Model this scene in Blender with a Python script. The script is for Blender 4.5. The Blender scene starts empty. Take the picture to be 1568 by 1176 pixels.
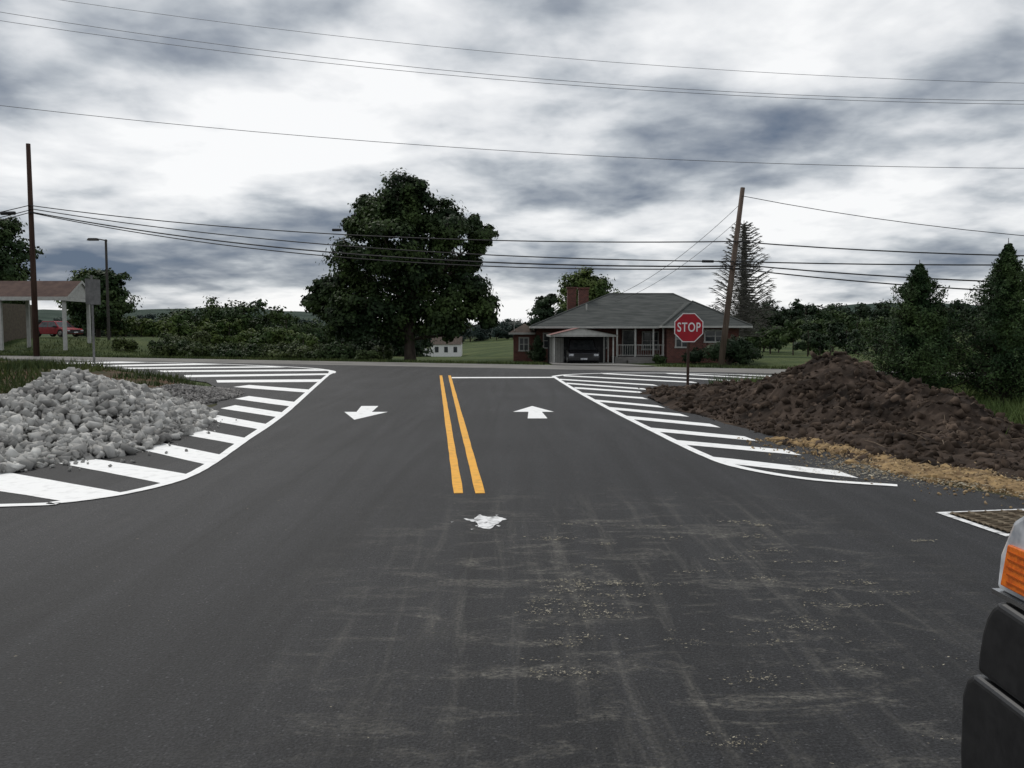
import bpy, bmesh, math, random
import numpy as np
from mathutils import Vector, noise
from mathutils.geometry import tessellate_polygon
random.seed(7); rng=np.random.default_rng(7)
S=bpy.context.scene
S.view_settings.view_transform='Standard'
COL=bpy.context.collection

# ---------------------------------------------------------------- materials
def nd(nt,t,**kw):
    n=nt.nodes.new(t)
    for k,v in kw.items():
        if k in n.inputs: n.inputs[k].default_value=v
        else: setattr(n,k,v)
    return n
def c4(c): return (c[0],c[1],c[2],1)
def mat(name,c1,c2=None,scale=5,rough=.8,bump=0,bscale=None,detail=3,island=0,metal=0,spec=.3,stretch=None,lo=.35,hi=.65,coords='Object'):
    m=bpy.data.materials.new(name); m.use_nodes=True; nt=m.node_tree; b=nt.nodes['Principled BSDF']
    b.inputs['Roughness'].default_value=rough; b.inputs['Metallic'].default_value=metal
    b.inputs['Specular IOR Level'].default_value=spec
    tc=nd(nt,'ShaderNodeTexCoord'); mp=nd(nt,'ShaderNodeMapping'); nt.links.new(tc.outputs[coords],mp.inputs['Vector'])
    if stretch: mp.inputs['Scale'].default_value=stretch
    c2=c2 or tuple(x*.8 for x in c1)
    n=nd(nt,'ShaderNodeTexNoise',Scale=scale,Detail=detail); nt.links.new(mp.outputs[0],n.inputs['Vector'])
    r=nd(nt,'ShaderNodeValToRGB'); e=r.color_ramp.elements
    e[0].position=lo;e[0].color=c4(c1);e[1].position=hi;e[1].color=c4(c2)
    nt.links.new(n.outputs['Fac'],r.inputs[0]); out=r.outputs[0]
    if island:
        g=nd(nt,'ShaderNodeNewGeometry'); mr=nd(nt,'ShaderNodeMapRange'); 
        mr.inputs['To Min'].default_value=1-island; mr.inputs['To Max'].default_value=1+island
        nt.links.new(g.outputs['Random Per Island'],mr.inputs['Value'])
        vm=nd(nt,'ShaderNodeVectorMath',operation='SCALE'); nt.links.new(out,vm.inputs[0]); nt.links.new(mr.outputs[0],vm.inputs['Scale']); out=vm.outputs[0]
    nt.links.new(out,b.inputs['Base Color'])
    if bump:
        n2=nd(nt,'ShaderNodeTexNoise',Scale=bscale or scale*4,Detail=4); nt.links.new(mp.outputs[0],n2.inputs['Vector'])
        bp=nd(nt,'ShaderNodeBump',Strength=bump); nt.links.new(n2.outputs['Fac'],bp.inputs['Height']); nt.links.new(bp.outputs[0],b.inputs['Normal'])
    return m
def leafmat(name,c1,c2,scale=.35,island=.35):
    return mat(name,c1,c2,scale=scale,rough=.65,island=island,spec=.15,detail=1)

# ---------------------------------------------------------------- mesh helper
class MB:
    def __init__(s): s.v=[];s.f=[];s.m=[]
    def face(s,pts,m=0):
        i=len(s.v); s.v+= [tuple(p) for p in pts]; s.f.append(tuple(range(i,i+len(pts)))); s.m.append(m)
    def box(s,x0,x1,y0,y1,z0,z1,m=0):
        i=len(s.v); s.v+=[(x0,y0,z0),(x1,y0,z0),(x1,y1,z0),(x0,y1,z0),(x0,y0,z1),(x1,y0,z1),(x1,y1,z1),(x0,y1,z1)]
        for q in ((0,3,2,1),(4,5,6,7),(0,1,5,4),(1,2,6,5),(2,3,7,6),(3,0,4,7)):
            s.f.append(tuple(i+k for k in q)); s.m.append(m)
    def frust(s,b,t,z0,z1,m=0):
        (x0,x1,y0,y1),(a0,a1,b0,b1)=b,t
        i=len(s.v); s.v+=[(x0,y0,z0),(x1,y0,z0),(x1,y1,z0),(x0,y1,z0),(a0,b0,z1),(a1,b0,z1),(a1,b1,z1),(a0,b1,z1)]
        for q in ((0,3,2,1),(4,5,6,7),(0,1,5,4),(1,2,6,5),(2,3,7,6),(3,0,4,7)):
            s.f.append(tuple(i+k for k in q)); s.m.append(m)
    def tube(s,pts,rad,n=6,m=0,cap=True):
        pts=[Vector(p) for p in pts]
        if not hasattr(rad,'__len__'): rad=[rad]*len(pts)
        rings=[]
        for k,p in enumerate(pts):
            d=(pts[min(k+1,len(pts)-1)]-pts[max(k-1,0)]).normalized()
            a=d.cross(Vector((0,0,1)) if abs(d.z)<.9 else Vector((1,0,0))).normalized(); b=d.cross(a)
            i=len(s.v)
            for j in range(n):
                an=2*math.pi*j/n; s.v.append(tuple(p+(a*math.cos(an)+b*math.sin(an))*rad[k]))
            rings.append(i)
        for k in range(len(rings)-1):
            for j in range(n):
                s.f.append((rings[k]+j,rings[k]+(j+1)%n,rings[k+1]+(j+1)%n,rings[k+1]+j)); s.m.append(m)
        if cap:
            s.f.append(tuple(rings[0]+j for j in range(n))[::-1]); s.m.append(m)
            s.f.append(tuple(rings[-1]+j for j in range(n))); s.m.append(m)
    def extr(s,prof,x0,x1,m=0):   # prof in (y,z), extruded over x
        n=len(prof); i=len(s.v)
        s.v+=[(x0,p[0],p[1]) for p in prof]+[(x1,p[0],p[1]) for p in prof]
        for k in range(n): s.f.append((i+k,i+(k+1)%n,i+n+(k+1)%n,i+n+k)); s.m.append(m)
        s.f.append(tuple(i+k for k in range(n))[::-1]); s.m.append(m)
        s.f.append(tuple(i+n+k for k in range(n))); s.m.append(m)
    def obj(s,name,mats,parent=None,smooth=False,bevel=0,loc=None,rotz=0):
        me=bpy.data.meshes.new(name); me.from_pydata(s.v,[],s.f); me.update()
        for mm in (mats if isinstance(mats,(list,tuple)) else [mats]): me.materials.append(mm)
        me.polygons.foreach_set('material_index',s.m)
        if smooth: me.polygons.foreach_set('use_smooth',[True]*len(s.f))
        o=bpy.data.objects.new(name,me); COL.objects.link(o)
        if parent: o.parent=parent
        if loc: o.location=loc
        o.rotation_euler[2]=rotz
        if bevel:
            b=o.modifiers.new('bev','BEVEL'); b.width=bevel; b.segments=4; b.limit_method='ANGLE'
        return o
def empty(name,loc=(0,0,0),rotz=0):
    o=bpy.data.objects.new(name,None); o.location=loc; o.rotation_euler[2]=rotz; COL.objects.link(o); return o

def quads(name,C,N,size,aspect,material,parent=None,tang=None):
    """many small leaf faces: C centres, N normals"""
    n=len(C); N=N/np.linalg.norm(N,axis=1,keepdims=True)
    R=rng.normal(size=(n,3)) if tang is None else tang
    T=np.cross(N,R); T/= np.linalg.norm(T,axis=1,keepdims=True)+1e-9
    B=np.cross(N,T); sz=np.asarray(size).reshape(-1,1)*np.ones((n,1))
    a=T*sz*.5; b=B*sz*.5*aspect
    V=np.empty((n,4,3)); V[:,0]=C-a; V[:,1]=C-b*1.0; V[:,2]=C+a; V[:,3]=C+b
    me=bpy.data.meshes.new(name); me.vertices.add(4*n); me.loops.add(4*n); me.polygons.add(n)
    me.vertices.foreach_set('co',V.astype(np.float32).ravel()); me.loops.foreach_set('vertex_index',np.arange(4*n,dtype=np.int32))
    me.polygons.foreach_set('loop_start',np.arange(0,4*n,4,dtype=np.int32)); me.update(calc_edges=True)
    me.materials.append(material); o=bpy.data.objects.new(name,me); COL.objects.link(o)
    if parent: o.parent=parent
    return o
def crown_pts(blobs,nsub,nleaf,sub=.3,flat=.85):
    Cs=[];Ns=[]
    for (x,y,z,r) in blobs:
        d=rng.normal(size=(nsub,3)); d/=np.linalg.norm(d,axis=1,keepdims=True)
        c=np.array([x,y,z])+d*r*(rng.uniform(.12,1.0,(nsub,1))**.55)*np.array([1,1,flat])
        for k in range(nsub):
            rr=r*sub*rng.uniform(.6,1.35)
            q=rng.normal(size=(nleaf,3))
            p=c[k]+q*rr*.52*np.array([1,1,.62])
            nn=(p-np.array([x,y,z]))/r*.8+(p-c[k])/rr*.5+np.array([0,0,.45])+rng.normal(size=(nleaf,3))*.45
            Cs.append(p);Ns.append(nn)
    return np.concatenate(Cs),np.concatenate(Ns)

def sstep(x,a,b):
    t=np.clip((x-a)/(b-a),0,1); return t*t*(3-2*t)
# ---------------------------------------------------------------- terrain
def zt(x,y):
    x=np.asarray(x,float);y=np.asarray(y,float)
    t=y-(41.2-.42*x); d=np.hypot(x,y); ang=x/np.maximum(y,1)
    z=-.03-.45*sstep(t,1,10)-1.1*sstep(t,25,90)
    lb=sstep(-x,23,32)*(1-sstep(t,40,100))
    z=z+1.45*lb*sstep(t,1.5,9)
    z=z-3.6*np.exp(-((ang+.13)/.11)**2)*sstep(t,14,120)*(1-sstep(d,300,500))
    z=z+ sstep(t,90,300)*2.0*sstep(x,-5,60)
    H=14+13*np.exp(-((ang+.42)/.2)**2)+3*np.sin(ang*17)+12*np.exp(-((ang-.5)/.3)**2)-9*np.exp(-((ang+.03)/.12)**2)
    z=z+sstep(d,420,1000)*H+ sstep(d,1000,2500)*H*.6
    return np.where(t<.4,-.03,z)
st=[0];s_=.8
while st[-1]<3500: st.append(st[-1]+s_); s_=.8 if st[-1]<70 else s_*1.06
st=np.array(st); xs=np.concatenate([-st[::-1],st[1:]]); ys=np.concatenate([-st[st<300][::-1],st[1:]])
X,Y=np.meshgrid(xs,ys); Z=zt(X,Y)
nz=np.array([noise.noise(Vector((a*.15,b*.15,0)))*.08+(noise.noise(Vector((a*.02,b*.02,3)))*5 if math.hypot(a,b)>500 else 0) for a,b in zip(X.ravel(),Y.ravel())]).reshape(X.shape)
tt=Y-(41.2-.42*X); Z=Z+np.where(tt>2,nz,0)
nx,ny=len(xs),len(ys)
V=np.stack([X,Y,Z],-1).reshape(-1,3)
i=np.arange(nx*ny).reshape(ny,nx); F=np.stack([i[:-1,:-1],i[:-1,1:],i[1:,1:],i[1:,:-1]],-1).reshape(-1,4)
me=bpy.data.meshes.new('ground'); me.from_pydata(V.tolist(),[],F.tolist()); me.update()
me.polygons.foreach_set('use_smooth',[True]*len(F))
ground=bpy.data.objects.new('ground',me); COL.objects.link(ground)
dirtw=np.exp(-(((X-6.5)/5)**2+((Y-16)/8)**2))*1.6+np.exp(-(((X+9)/4)**2+((Y-14)/6)**2))*1.5
dirtw=np.where(tt>0,0,dirtw)
at=me.attributes.new('dirt','FLOAT','POINT'); at.data.foreach_set('value',np.clip(dirtw,0,1).astype(np.float32).ravel())
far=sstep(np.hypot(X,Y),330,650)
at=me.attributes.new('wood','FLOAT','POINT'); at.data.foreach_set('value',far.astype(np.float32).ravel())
m=bpy.data.materials.new('ground_mat'); m.use_nodes=True; nt=m.node_tree; b=nt.nodes['Principled BSDF']; b.inputs['Roughness'].default_value=.95; b.inputs['Specular IOR Level'].default_value=.1
tc=nd(nt,'ShaderNodeTexCoord')
def nz_(scale,c1,c2,lo=.4,hi=.62,detail=5):
    n=nd(nt,'ShaderNodeTexNoise',Scale=scale,Detail=detail); nt.links.new(tc.outputs['Object'],n.inputs['Vector'])
    r=nd(nt,'ShaderNodeValToRGB'); e=r.color_ramp.elements; e[0].position=lo;e[0].color=c4(c1);e[1].position=hi;e[1].color=c4(c2); nt.links.new(n.outputs['Fac'],r.inputs[0]); return r.outputs[0]
def mixc(f,a,b_):
    x=nd(nt,'ShaderNodeMix',data_type='RGBA'); 
    if isinstance(f,float): x.inputs[0].default_value=f
    else: nt.links.new(f,x.inputs[0])
    nt.links.new(a,x.inputs[6]); nt.links.new(b_,x.inputs[7]); return x.outputs[2]
g1=nz_(.9,(.024,.042,.014),(.07,.085,.03)); g2=nz_(.07,(.033,.058,.018),(.105,.125,.045)); grass=mixc(.5,g1,g2)
dirt=nz_(2.5,(.032,.023,.017),(.085,.06,.043)); wood=nz_(.05,(.018,.036,.026),(.038,.060,.046))  # wood: far hills, distance haze painted in as a bluish tint
a1=nd(nt,'ShaderNodeAttribute',attribute_name='dirt'); a2=nd(nt,'ShaderNodeAttribute',attribute_name='wood')
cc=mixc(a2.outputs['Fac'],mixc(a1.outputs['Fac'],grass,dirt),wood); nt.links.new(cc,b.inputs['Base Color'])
n2=nd(nt,'ShaderNodeTexNoise',Scale=4,Detail=5); nt.links.new(tc.outputs['Object'],n2.inputs['Vector']); bp=nd(nt,'ShaderNodeBump',Strength=.6,Distance=.2); nt.links.new(n2.outputs['Fac'],bp.inputs['Height']); nt.links.new(bp.outputs[0],b.inputs['Normal'])
me.materials.append(m)

# ---------------------------------------------------------------- asphalt
def asphalt_mat():
    m=bpy.data.materials.new('asphalt_mat'); m.use_nodes=True; nt=m.node_tree; b=nt.nodes['Principled BSDF']
    tc=nd(nt,'ShaderNodeTexCoord'); L=nt.links.new
    def N(scale,detail=6,stretch=None,dist=0,rough=.5,rot=0):
        n=nd(nt,'ShaderNodeTexNoise',Scale=scale,Detail=detail,Distortion=dist,Roughness=rough)
        if stretch:
            mp=nd(nt,'ShaderNodeMapping'); mp.inputs['Scale'].default_value=stretch; mp.inputs['Rotation'].default_value=(0,0,rot); L(tc.outputs['Object'],mp.inputs[0]); L(mp.outputs[0],n.inputs['Vector'])
        else: L(tc.outputs['Object'],n.inputs['Vector'])
        return n.outputs['Fac']
    def mr(s,a,b_,c,d):
        x=nd(nt,'ShaderNodeMapRange'); x.inputs[1].default_value=a;x.inputs[2].default_value=b_;x.inputs[3].default_value=c;x.inputs[4].default_value=d; L(s,x.inputs[0]); return x.outputs[0]
    def mul(a,b_,op='MULTIPLY'):
        x=nd(nt,'ShaderNodeMath',operation=op); L(a,x.inputs[0])
        if isinstance(b_,float): x.inputs[1].default_value=b_
        else: L(b_,x.inputs[1])
        return x.outputs[0]
    base=mul(mr(N(80,2),.35,.65,.55,1.5),mr(N(.35,4),.3,.7,.76,1.22))
    base=mul(base,mr(N(1.0,4,(2.2,.12,1),1.2),.35,.65,.66,1.24))
    vor=nd(nt,'ShaderNodeTexVoronoi',Scale=110); L(tc.outputs['Object'],vor.inputs['Vector'])
    sp=nd(nt,'ShaderNodeSeparateColor'); L(vor.outputs['Color'],sp.inputs[0])
    base=mul(base,mr(sp.outputs[0],0,1,.6,1.4))
    base=mul(base,mr(sp.outputs[2],.97,.985,1,2.4))
    comb=nd(nt,'ShaderNodeVectorMath',operation='SCALE'); comb.inputs[0].default_value=(.0188,.0190,.0203); L(base,comb.inputs['Scale'])
    sx=nd(nt,'ShaderNodeSeparateXYZ'); L(tc.outputs['Object'],sx.inputs[0])
    dx=mr(mul(mul(sx.outputs[0],-.9,'ADD'),mul(sx.outputs[0],-.9,'ADD')),0,6,1,0)
    dy=mr(mul(mul(sx.outputs[1],-5.4,'ADD'),mul(sx.outputs[1],-5.4,'ADD')),0,14,1,0)
    loc=mul(dx,dy)
    fine=mr(N(26,5,(1,2,1),0,.75),.42,.62,0,1)
    streak=mr(N(1.9,5,(.8,2.0,1),1.2,.65),.52,.68,0,1)
    dust=mul(mul(mul(loc,streak),fine),.75)
    # pale dried tyre tracks: two directions
    tk1=mul(mul(mr(N(1.5,5,(4.0,.30,1),.5,.65,.25),.52,.72,0,.40),loc),mr(N(45,4),.35,.6,.15,1))
    gen=mul(mr(N(1.4,6,(1,.5,1),1.5,.7),.58,.8,0,.16),fine)
    tot=mul(mul(dust,gen,'ADD'),tk1,'ADD')
    mx=nd(nt,'ShaderNodeMix',data_type='RGBA'); L(tot,mx.inputs[0]); L(comb.outputs[0],mx.inputs[6]); mx.inputs[7].default_value=(.25,.235,.20,1)
    L(mx.outputs[2],b.inputs['Base Color']); b.inputs['Roughness'].default_value=.68; b.inputs['Specular IOR Level'].default_value=.25
    bp=nd(nt,'ShaderNodeBump',Strength=.8,Distance=.007); L(mul(N(70,3),sp.outputs[1],'ADD'),bp.inputs['Height']); L(bp.outputs[0],b.inputs['Normal'])
    return m
ASP=asphalt_mat()
def rough_edge(pts,step=.5,j=.05):
    out=[]
    for k in range(len(pts)):
        a=Vector(pts[k]).to_2d();b_=Vector(pts[(k+1)%len(pts)]).to_2d(); n=max(1,int((b_-a).length/step)) if (b_-a).length<25 else 1
        for q in range(n):
            p=a.lerp(b_,q/n); out.append((p.x+random.uniform(-j,j),p.y+random.uniform(-j,j)))
    return out
def sheet(name,polys,z,material):
    mb=MB()
    for p in polys:
        i=len(mb.v); v=[Vector((a[0],a[1],z)) for a in p]; mb.v+=[tuple(q) for q in v]
        for t in tessellate_polygon([v]):
            t=list(t); A,B,C=[v[q] for q in t]
            if (B-A).cross(C-A).z<0: t.reverse()
            mb.f.append(tuple(i+q for q in t)); mb.m.append(0)
    return mb.obj(name,material)
asp=[(-40,-25),(40,-25),(40,6.0),(12,6.6),(7,7.3),(5.3,8.2),(4.75,9.0),(4.5,10),(4.45,11.4),(4.19,13.1),(3.84,15.5),(3.56,19.2),(3.69,22.9),(4.42,25),(7.42,26.2),(11.1,29.0),(20,25.3),(60,8.6),
(60,11.7),(11.4,32.1),(1.87,36.1),(-9.1,40.7),(-18.9,44.9),(-30.3,49.6),(-60,62.1),(-60,58.5),(-28.4,46.38),(-21.2,39.62),(-13.24,31.1),(-9.99,27.2),(-7.78,22.9),(-6.73,18.9),(-5.84,14.46),(-5.6,12.74),(-5.75,11.1),(-6.4,10.05),(-8,9.5),(-14,9.1),(-40,8.5)]
sheet('asphalt_road',[rough_edge(asp,.4,.04)],0,ASP)
band=[(90,-.9),(90,3.4),(12.3,36.0),(0,41.2),(-10.1,45.5),(-33.4,55.2),(-110,87.4),(-110,83.1),(-30.3,49.6),(-18.9,44.9),(-9.1,40.7),(1.87,36.1),(11.4,32.1)]
sheet('main_road',[band],-.002,mat('old_asphalt',(.13,.125,.115),(.21,.20,.185),scale=1.2,rough=.9,bump=.2,bscale=60,stretch=(.4,1,1)))

WH=mat('white_paint',(.90,.90,.89),(.60,.60,.59),scale=7,rough=.6,bump=.15,bscale=90,lo=.52,hi=.85,detail=7)
WH2=mat('thin_white_paint',(.80,.80,.80),(.30,.30,.30),scale=14,rough=.7,lo=.45,hi=.68,detail=7)
YE=mat('yellow_paint',(.82,.40,.03),(.52,.25,.03),scale=9,rough=.6,bump=.15,bscale=90,lo=.48,hi=.8,detail=7)
def spline(pts,n=8):
    P=[Vector(p) for p in pts]; out=[]
    for i in range(len(P)-1):
        p0=P[max(i-1,0)];p1=P[i];p2=P[i+1];p3=P[min(i+2,len(P)-1)]
        for k in range(n):
            t=k/n; out.append(.5*((2*p1)+(p2-p0)*t+(2*p0-5*p1+4*p2-p3)*t*t+(3*p1-p0-3*p2+p3)*t**3))
    out.append(P[-1]); return out
def ribbon(pts,w):
    P=[Vector(p).to_2d() for p in pts]; l=[];r=[];out=[]
    for k,p in enumerate(P):
        d=(P[min(k+1,len(P)-1)]-P[max(k-1,0)]).normalized(); n=Vector((-d.y,d.x)); j=random.uniform(-.004,.004); l.append(p+n*(w/2+j)); r.append(p-n*(w/2+j))
    for k in range(len(P)-1): out.append([tuple(l[k]),tuple(r[k]),tuple(r[k+1]),tuple(l[k+1])])
    return out
Led=[(-14,7.2),(-9,7.45),(-4.95,7.98),(-4.46,8.14),(-4.07,8.53),(-3.82,9.15),(-3.77,9.8),(-3.87,10.9),(-4.08,12.5),(-4.57,16.44),(-5.51,22.42),(-6.81,30.67),(-7.05,32.6)]
Ltop=[(-7.05,32.6),(-7.5,34.5),(-9,37.0),(-12,39.6),(-16,42.2),(-24,46)]
Red=[(1.51,30.4),(1.78,23.64),(2.13,17.4),(2.41,13.55),(2.60,11.3),(2.81,10.25),(3.38,9.42),(4.2,9.02)]
Rtop=[(1.51,30.4),(2.2,31.7),(4.0,32.7),(6.5,32.6),(9.2,31.2),(11,30.0)]
el=[]
for q,w in ((Led,.13),(Ltop,.28),(Red,.13),(Rtop,.25)): el+=ribbon(spline([(a,b_,0) for a,b_ in q]),w)
sheet('edge_line',el,.009,WH)
L=[[(-6.27,10.05),(-4.05,8.62),(-4.45,8.2),(-5.54,8.8)],[(-5.95,10.7),(-5.8,11.15),(-3.82,9.75),(-3.85,9.15)],
[(-5.62,12.1),(-5.5,12.7),(-3.92,11.25),(-3.9,10.5)],[(-5.68,13.8),(-5.6,14.46),(-4.1,12.97),(-4.05,12.3)],[(-5.9,15.84),(-5.85,16.57),(-4.4,14.96),(-4.33,14.2)],
[(-6.3,18.0),(-6.25,18.8),(-4.7,17.1),(-4.58,16.2)],[(-6.81,20.5),(-6.75,21.4),(-5.1,19.6),(-4.95,18.5)],[(-8.3,24.8),(-8.1,25.7),(-5.75,23.7),(-5.6,22.6)],
[(-10.0,28.2),(-6.55,28.7),(-6.35,27.2),(-9.5,26.9)],[(-12.3,31.3),(-7.05,32.6),(-6.95,31.4),(-11.7,29.9)],[(-14.8,34.8),(-8.5,36.0),(-7.5,34.6),(-14.0,33.6)],[(-17.5,37.4),(-11.2,38.9),(-10.2,37.8),(-16.6,36.3)],
[(-20.2,40.0),(-16.0,42.1),(-14.2,41.0),(-19.0,38.6)],[(-23.5,42.9),(-20.5,44.6),(-19,43.4),(-22.2,41.4)],[(-9,9.2),(-6.9,8.2),(-7.8,7.8),(-10,8.8)]]
Rs=[((2.66,10.87),(3.98,9.75),.42),((2.49,12.59),(3.93,11.5),.42),((2.40,14.17),(3.75,12.97),.45),((2.21,16.2),(3.63,14.75),.5),((2.07,18.1),(3.46,16.57),.5),((1.94,20.1),(3.33,18.4),.5),((1.89,22.2),(3.34,20.7),.5),((1.84,24.4),(3.57,22.65),.55),((1.74,26.5),(3.86,23.9),.55),((1.65,28.6),(4.43,25.6),.55),((1.9,30.9),(5.95,27.0),.6),((3.5,32.5),(7.6,27.6),.6),((6.0,32.6),(9.0,28.9),.6),((8.6,31.5),(10.3,29.4),.6)]
hatch=L[:]
for a,b_,w in Rs:
    h_=w*.62; hatch.append([(a[0],a[1]+h_),(a[0],a[1]-h_),(b_[0],b_[1]-h_),(b_[0]-.05,b_[1]+h_)])
sheet('hatch_marking',[rough_edge(q,.3,.007) for q in hatch],.005,WH)
sheet('stop_line',[[(-2.15,29.3),(1.5,29.5),(1.5,30.1),(-2.15,30.0)]],.005,WH)
def seg(a,b_,n=40): return [(a[0]+(b_[0]-a[0])*k/n,a[1]+(b_[1]-a[1])*k/n) for k in range(n+1)]
sheet('yellow_center_line',ribbon(seg((-2.65,31.1),(-.556,8.6)),.10)+ribbon(seg((-2.33,31.1),(-.33,8.6)),.10),.005,YE)
sheet('arrow_marking',[[(-3.36,18.57),(-2.98,18.57),(-2.9,17.23),(-2.57,17.23),(-2.98,15.72),(-3.47,17.23),(-3.22,17.23)]],.005,WH)
sheet('arrow_marking',[[(.45,18.57),(.87,17.25),(.62,17.25),(.68,15.96),(.30,15.96),(.34,17.25),(.02,17.25)]],.005,WH)
sm=[(-.44,7.44),(-.34,7.41),(-.30,7.60),(-.22,7.50),(-.13,7.52),(-.05,7.41),(-.11,7.30),(-.14,7.18),(-.2,7.02),(-.25,7.06),(-.29,7.11),(-.31,7.28),(-.36,7.32)]
sheet('paint_spill',[rough_edge(sm,.03,.010)]+[[(a,b_),(a+.02,b_+.03),(a-.01,b_+.03)] for a,b_ in [(random.gauss(-.25,.14),random.gauss(7.28,.16)) for _ in range(14)]],.005,WH2)
# storm drain
q=[(3.94,7.69),(4.85,7.84),(4.97,6.93),(4.06,6.78)]
cx=sum(p[0] for p in q)/4;cy=sum(p[1] for p in q)/4
def ins(f): return [(cx+(p[0]-cx)*f,cy+(p[1]-cy)*f) for p in q]
drain=empty('storm_drain',(0,0,0))
o_,i_=ins(1.0),ins(.84)
pf=sheet('painted_frame',[[o_[k],o_[(k+1)%4],i_[(k+1)%4],i_[k]] for k in range(4)],.006,WH2); pf.parent=drain
ph=sheet('pit_shade_sheet',[ins(.83)],.005,mat('pit_shade',(.008,.007,.006),rough=1)); ph.parent=drain  # flat near-black sheet painted as the shade below the grate, no real hole
mb=MB(); ux=Vector((.91,.15,0)).normalized(); uy=Vector((-.15,.91,0)).normalized()
for k in range(11):
    f=-.35+k*.07; c=Vector((cx,cy,.014))+uy*f
    mb.tube([c-ux*.37,c+ux*.37],.011,4)
for k in range(5):
    c=Vector((cx,cy,.014))+ux*(-.34+k*.17); mb.tube([c-uy*.37,c+uy*.37],.014,4)
mb.obj('grate',mat('rusty_iron',(.09,.065,.04),(.18,.145,.10),scale=12,rough=.8),drain)

# ---------------------------------------------------------------- loose piles
def heightfield(name,x0,x1,y0,y1,step,fn,material,parent=None):
    xs=np.arange(x0,x1,step);ys=np.arange(y0,y1,step); mb=MB()
    zz=[[fn(a,b_) for a in xs] for b_ in ys]; n=len(xs)
    mb.v=[(float(a),float(b_),zz[j][i]) for j,b_ in enumerate(ys) for i,a in enumerate(xs)]
    for j in range(len(ys)-1):
        for i in range(n-1):
            if max(zz[j][i],zz[j][i+1],zz[j+1][i],zz[j+1][i+1])>-.02: mb.f.append((j*n+i,j*n+i+1,(j+1)*n+i+1,(j+1)*n+i)); mb.m.append(0)
    return mb.obj(name,material,parent,smooth=False)
def fb(x,y,s,oct=5): return noise.fractal(Vector((x*s,y*s,1.3)),.7,2.1,oct)
def g(x,y,cx,cy,sx,sy,rot=0):
    dx,dy=x-cx,y-cy; c,s=math.cos(rot),math.sin(rot); u=dx*c+dy*s; v=-dx*s+dy*c; return math.sqrt((u/sx)**2+(v/sy)**2)
def dirt_h(x,y):
    h=max(1.12*max(0,1-g(x,y,6.6,17.2,2.3,3.6))**.9, .74*max(0,1-g(x,y,7.15,14.8,1.6,2.4)), .46*max(0,1-g(x,y,5.3,19.5,2.2,4.0)), .24*max(0,1-g(x,y,6.3,13.5,2.4,4.2)), .10*max(0,1-g(x,y,6.3,11.2,2.2,2.4)),.14*max(0,1-g(x,y,5.4,22,2.2,3.5)))
    if h<=0: return -.1
    return h*1.08+fb(x,y,1.0)*.20*min(1,h*3+.1)+fb(x,y,5)*.05-.035
DI=mat('dark_soil',(.014,.0105,.0085),(.075,.055,.043),scale=1.6,rough=.95,bump=1,bscale=14,spec=.1,detail=7)
dirt=heightfield('dirt_mound',3.4,10.4,9,26,.07,dirt_h,DI)
# angular broken-stone templates (convex hulls)
def stone_templates(k):
    T=[]
    for _ in range(k):
        bm=bmesh.new()
        for c in range(8):   # jittered corners of a slab
            p=np.array([(c&1)*2-1,((c>>1)&1)*2-1,((c>>2)&1)*2-1])*rng.uniform(.35,1.0,3)
            bm.verts.new(p*np.array([1,.74,.5]))
        r=bmesh.ops.convex_hull(bm,input=bm.verts)
        bmesh.ops.delete(bm,geom=[v for v in bm.verts if not v.link_faces],context='VERTS')
        bmesh.ops.triangulate(bm,faces=bm.faces)
        bm.verts.ensure_lookup_table(); bm.verts.index_update()
        T.append((np.array([v.co[:] for v in bm.verts]),np.array([[v.index for v in f.verts] for f in bm.faces]))); bm.free()
    return T
TPL=stone_templates(16)
def rocks(name,pts,sizes,material,parent=None):
    Vs=[];Fs=[];off=0
    for k in range(len(pts)):
        bv,bf=TPL[k%16]; Q,_=np.linalg.qr(rng.normal(size=(3,3)))
        Vs.append((bv*rng.uniform(.8,1.25,3))@Q*sizes[k]+pts[k]); Fs.append(bf+off); off+=len(bv)
    V=np.concatenate(Vs); F=np.concatenate(Fs).reshape(-1)
    me=bpy.data.meshes.new(name); me.vertices.add(len(V)); me.loops.add(len(F)); me.polygons.add(len(F)//3)
    me.vertices.foreach_set('co',V.astype(np.float32).ravel()); me.loops.foreach_set('vertex_index',F.astype(np.int32)); me.polygons.foreach_set('loop_start',np.arange(0,len(F),3,dtype=np.int32)); me.update(calc_edges=True)
    me.materials.append(material); o=bpy.data.objects.new(name,me); COL.objects.link(o)
    if parent: o.parent=parent
    return o
P=[];Sz=[]
while len(P)<4600:
    x,y=random.uniform(3.6,9.8),random.uniform(9.5,25); h=dirt_h(x,y)
    if h>.0: P.append((x,y,h)); Sz.append(random.choice([.02,.025,.03,.04,.055,.11,.06]) )
for _ in range(260):
    t=random.random(); x,y=4.5+random.gauss(-.05,.16)-t*.6,11.5+t*8; P.append((x,y,.012)); Sz.append(random.choice([.012,.018,.03]))
rocks('clods',np.array(P),Sz,mat('clod_soil',(.022,.016,.012),(.085,.062,.047),scale=3,rough=.95,island=.45,spec=.1),dirt)
mb=MB()
for k in range(22):
    x,y=random.uniform(5.2,8.2),random.uniform(10.5,15); h=dirt_h(x,y); a=random.uniform(0,6.28); l=random.uniform(.15,.45)
    mb.tube([(x,y,h+.01),(x+math.cos(a)*l*.5,y+math.sin(a)*l*.5,h+.06),(x+math.cos(a)*l,y+math.sin(a)*l,max(h,dirt_h(x+math.cos(a)*l,y+math.sin(a)*l))+.03)],[.009,.007,.004],5)
mb.obj('roots',mat('root_wood',(.16,.12,.085),rough=.9),dirt)
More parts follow.
